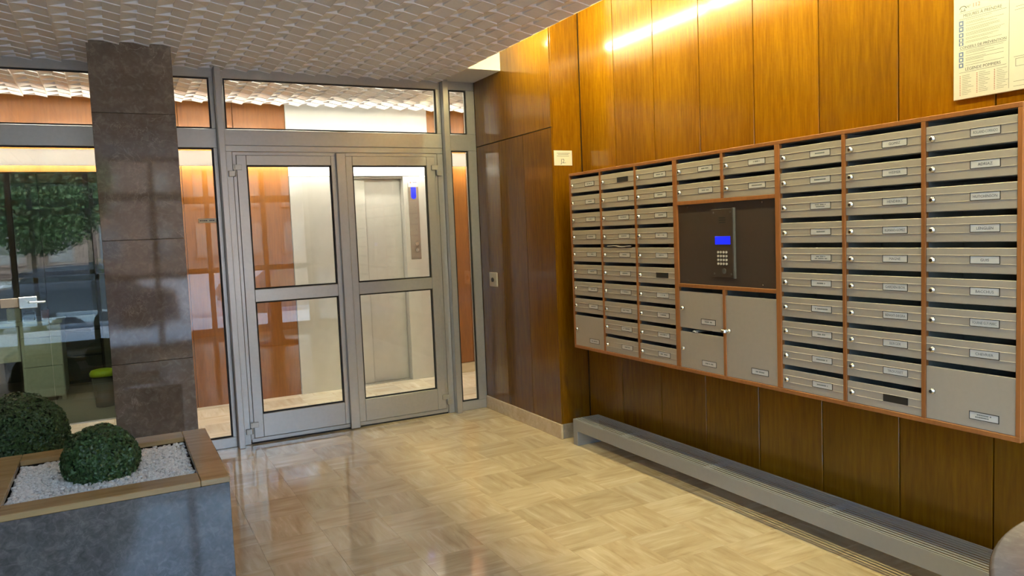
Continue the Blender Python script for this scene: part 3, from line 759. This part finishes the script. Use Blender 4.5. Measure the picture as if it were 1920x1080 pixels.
px = 3.0925; Y0p, Z0p = -4.0755, 2.004
po = thing('safety_notice', (px + .004, -4.48, Z0p), 'large cream fire safety notice board above the letterboxes', 'notice')
box('board', px, XW - .0066, Y0p - .80, Y0p, Z0p, Z0p + .60, M['poster'], po, .0015)
def PB(bars): return [(Y0p - b, Y0p - a, Z0p + t0, Z0p + t1) for a, b, t0, t1 in bars]
on_wall_bars(PB([(.0215, .0225, .345, .345)] + [(.024, .208, .3165, .3178), (.024, .208, .1945, .1958), (.024, .208, .1055, .1068), (.024, .150, .3405, .3415)]), px, M['ink'], po)
for txt, s, t, sz, wd in (('MESURES \u00c0 PRENDRE', .1155, .3285, .0175, .150), ('CONSEILS DE PR\u00c9VENTION', .1175, .2035, .0150, .183), ('L\u00c9GENDE POMPIERS', .118, .1165, .0165, .138)):
    link('lettering', text_mesh(txt, sz, M['ink'], .0002, width=wd), po, (px - .0004, Y0p - s, Z0p + t), ROT_X)
link('lettering', text_mesh('112', .022, M['ink_red'], .0002), po, (px - .0004, Y0p - .092, Z0p + .361), ROT_X)
link('lettering', text_mesh('N\u00b0', .014, M['ink'], .0002), po, (px - .0004, Y0p - .062, Z0p + .361), ROT_X)
ics = [(.312, .290), (.289, .268), (.264, .246), (.243, .228), (.227, .213), (.189, .169), (.167, .148), (.145, .126)]
on_wall_bars(PB([(.023, .041, b, a - .001) for a, b in ics]), px, M['ink_blue'], po, 'pictogram')
on_wall_bars(PB([(.028, .036, (a + b) / 2 - .005, (a + b) / 2 + .004) for a, b in ics]), px - .0004, M['poster'], po, 'pictogram')
rg = random.Random(9); bars = []
t = .311
while t > .219:
    if rg.random() > .14: bars.append((.050, rg.uniform(.12, .207), t - .0012, t))
    t -= .0047
t = .189
while t > .128:
    if rg.random() > .15: bars.append((.050, rg.uniform(.12, .207), t - .0012, t))
    t -= .0047
for s0, tt in ((.036, .094), (.103, .096), (.172, .096)):
    t = tt
    while t > .017:
        bars.append((s0, s0 + rg.uniform(.02, .047 if s0 < .1 else .044), t - .0014, t)); t -= .0068
for a, b, c in ((.242, .30, .312), (.238, .29, .300), (.236, .40, .126), (.235, .45, .034), (.235, .45, .016), (.242, .33, .09), (.242, .29, .118)): bars.append((a, b, c - .0008, c + .0008))
for a in (.242, .33): bars.append((a, a + .0015, .09, .118))
bars.append((.2172, .2186, .012, .6))
on_wall_bars(PB(bars), px, M['ink_grey'], po)
bars = []
for s0, tt in ((.026, .094), (.094, .096), (.162, .096)):
    t = tt
    while t > .017: bars.append((s0, s0 + .004, t - .004, t - .0005)); t -= .0068
on_wall_bars(PB(bars), px, M['ink_red'], po, 'legend_mark')
bm = bmesh.new()      # telephone pictogram: handset arc over a base
for k in range(12):
    a0, a1 = math.pi * k / 12, math.pi * (k + 1) / 12
    q = [(Y0p - .039 + r * math.cos(a), Z0p + .357 + r * .8 * math.sin(a)) for r, a in ((.011, a0), (.015, a0), (.015, a1), (.011, a1))]
    f = [bm.verts.new((px - .0004, y, z)) for y, z in q]; bm.faces.new(f)
bm_box(bm, px - .0004, px, Y0p - .050, Y0p - .028, Z0p + .347, Z0p + .3495); bm_box(bm, px - .0004, px, Y0p - .046, Y0p - .044, Z0p + .349, Z0p + .358); bm_box(bm, px - .0004, px, Y0p - .034, Y0p - .032, Z0p + .349, Z0p + .358)
link('pictogram', mesh_from(bm, 'pictogram', M['ink']), po)

# ---- round stone table in the near right corner
tb = thing('round_table', (2.118, -5.735, 0), 'round taupe marble table top at the lower right corner', 'table')
link('table_top', lathe('table_top', [(.78, 0), (.803, .006), (.807, .012), (.807, .03), (.803, .036), (.797, .038)], M['round'], 96), tb, (2.118, -5.735, .712))
link('pedestal', lathe('pedestal', [(.30, 0), (.30, .03), (.12, .05), (.09, .15), (.09, .62), (.16, .712)], M['round'], 40), tb, (2.118, -5.735, 0))

# ---- cove tubes over the letterbox wall
for k in range(5):
    ya = -.82 - k * 1.26
    ft = thing('cove_tube', (XE + .05, ya - .6, 2.97), 'fluorescent tube in the ceiling cove, %s counted from the glass screen' % ['first', 'second', 'third', 'fourth', 'fifth'][k], 'light', 'tubes in the ceiling cove')
    link('tube', cyl_mesh('tube', .013, 1.19, M['tube_front'], 10, None, 'y'), ft, (XE + .055, ya - .6, 2.985))
    box('batten', XE - .0115, XE + .03, ya - 1.2, ya, 2.965, 3.005, M['white'], ft, .002)

# ---- porter's office furniture
dk = thing('desk', (-.95, 3.3, 0), 'white desk with drawers inside the dim office', 'desk')
dy = 3.02
box('worktop', -2.1, -.50, dy - .02, dy + .70, .80, .83, M['desk'], dk, .003)
box('drawer_unit', -.88, -.52, dy, dy + .66, .045, .7995, M['desk'], dk, .003)
for z0, z1 in ((.055, .365), (.37, .665), (.67, .79)): box('drawer_front', -.875, -.525, dy - .016, dy - .0005, z0, z1, M['desk'], dk, .003)
box('plinth', -.85, -.60, dy + .03, dy + .60, .005, .0445, M['black'], dk)
box('leg', -.56, -.522, dy + .02, dy + .06, .005, .0445, M['desk'], dk)
box('drawer_front', -1.62, -.885, dy - .016, dy - .0005, .44, .79, M['desk'], dk, .003)
box('side_panel', -2.08, -2.05, dy, dy + .66, .005, .7995, M['desk'], dk)
for nm, x, w, h, mt, lab, cat in (('box_file', -.93, .12, .14, 'desk', 'pale box file on the office desk', 'box file'), ('phone', -.80, .10, .09, 'black', 'black desk telephone on the office desk', 'phone'), ('pen_cup', -.66, .07, .10, 'ink_red', 'dark red pen cup on the office desk', 'cup')):
    t_ = thing(nm, (x, dy + .2, .83), lab, cat)
    box('body', x - w / 2, x + w / 2, dy + .14, dy + .28, .8305, .83 + h, M[mt], t_, .006)
    box('top', x - w / 3, x + w / 3, dy + .17, dy + .25, .83 + h + .0005, .83 + h + .018, M['bin_grey'], t_, .004)
bn = thing('waste_bin', (-.16, 2.36, .005), 'dark pedal bin with lime green lid in the office', 'bin')
link('bucket', lathe('bucket', [(.080, 0), (.105, .30)], M['bin_grey'], 24), bn, (-.16, 2.36, .006))
link('lid', lathe('lid', [(.118, 0), (.120, .03), (.105, .055), (.06, .066)], M['lime'], 24), bn, (-.16, 2.36, .307))
bk = thing('tall_cabinet', (-.30, 4.3, 0), 'black low cabinet in the dark back of the office', 'cabinet')
box('carcass', -.62, -.18, 4.0, 4.4, .005, .62, M['black'], bk, .004)
for z in (.04, .33): box('cabinet_door', -.61, -.19, 3.985, 3.9995, z, z + .27, M['bin_grey'], bk, .003)
lk2 = thing('locker', (-.1, 4.2, 0), 'tall olive locker with yellow top at the office back wall', 'locker')
box('carcass', -.16, .12, 4.05, 4.45, .005, 1.25, M['office_floor'], lk2, .004)
box('top', -.17, .13, 4.04, 4.46, 1.2505, 1.42, M['lime'], lk2, .006)

# ---- street seen only in reflections
tag(box('ground_street', -45, 45, -48, -11.2, -.35, -.20, M['asphalt']), kind='structure')
tag(box('ground_pavement', -30, 30, -11.2, YF - .06, -.35, -.02, M['pavement']), kind='structure')
fb = thing('street_building', (0, -44, -.2), 'pale apartment building across the street', 'building')
box('wall', -40, 40, -48, -44.2, -.2, 10.8, M['facade'], fb)
for i in range(-8, 9):
    for j in range(3):
        box('window', i * 2.6 - .6, i * 2.6 + .6, -44.2, -44.12, .8 + j * 3.0, 2.7 + j * 3.0, M['shutter'], fb)
        box('window_sill', i * 2.6 - .7, i * 2.6 + .7, -44.2, -44.0, .66 + j * 3.0, .78 + j * 3.0, M['facade'], fb)
tr = thing('street_tree', (-1.55, -13.6, -.2), 'leafy street tree outside the entrance', 'tree')
link('trunk', lathe('trunk', [(.16, 0), (.12, .6), (.10, 2.6)], M['bark'], 12), tr, (-1.55, -13.6, -.2))
rg = random.Random(11); vs, fs = [], []
for k in range(24000):
    u = Vector((rg.gauss(0, 1), rg.gauss(0, 1), rg.gauss(0, 1))).normalized() * (rg.random() ** .4)
    p = Vector((u.x * 1.7, u.y * 1.5, 3.2 + u.z * 1.6)); n_ = Vector((rg.uniform(-1, 1), rg.uniform(-1, 1), rg.uniform(-1, 1))).normalized()
    ax = n_.orthogonal().normalized() * .05; ay = n_.cross(ax) * .7; b = len(vs)
    vs += [p - ax, p + ay, p + ax, p - ay]; fs.append((b, b + 1, b + 2, b + 3))
me = bpy.data.meshes.new('crown'); me.from_pydata([tuple(v) for v in vs], [], fs); me.materials.append(M['tree']); link('crown', me, tr, (-1.55, -13.6, -.2))
def car(x, y, label):
    c = thing('car', (x, y, -.2), label, 'car')
    prof = [(-2.1, .25), (-2.15, .55), (-2.0, .78), (-1.15, .88), (-.55, 1.38), (.75, 1.42), (1.55, .92), (2.05, .84), (2.12, .5), (2.1, .25)]
    bm = bmesh.new(); a = [bm.verts.new((px_, -.82, z)) for px_, z in prof]; b = [bm.verts.new((px_, .82, z)) for px_, z in prof]; n = len(prof)
    for i in range(n): bm.faces.new((a[i], a[(i + 1) % n], b[(i + 1) % n], b[i]))
    bm.faces.new(a[::-1]); bm.faces.new(b); bmesh.ops.recalc_face_normals(bm, faces=bm.faces[:])
    link('body', mesh_from(bm, 'body', M['car']), c, (x, y, -.2))
    bm = bmesh.new()
    for s in (-.825, .825):
        q = [bm.verts.new((px_, s, z)) for px_, z in ((-1.0, .92), (-.5, 1.32), (.7, 1.35), (1.35, .95))]; bm.faces.new(q if s < 0 else q[::-1])
    link('window', mesh_from(bm, 'window', M['shutter']), c, (x, y, -.2))
    for wx in (-1.35, 1.35):
        for wy in (-.74, .74): link('wheel', cyl_mesh('wheel', .31, .18, M['black'], 24, None, 'y'), c, (x + wx, y + wy, .11))
car(-1.0, -12.4, 'dark parked car in the street'); car(4.2, -12.4, 'second dark car parked further along the street')
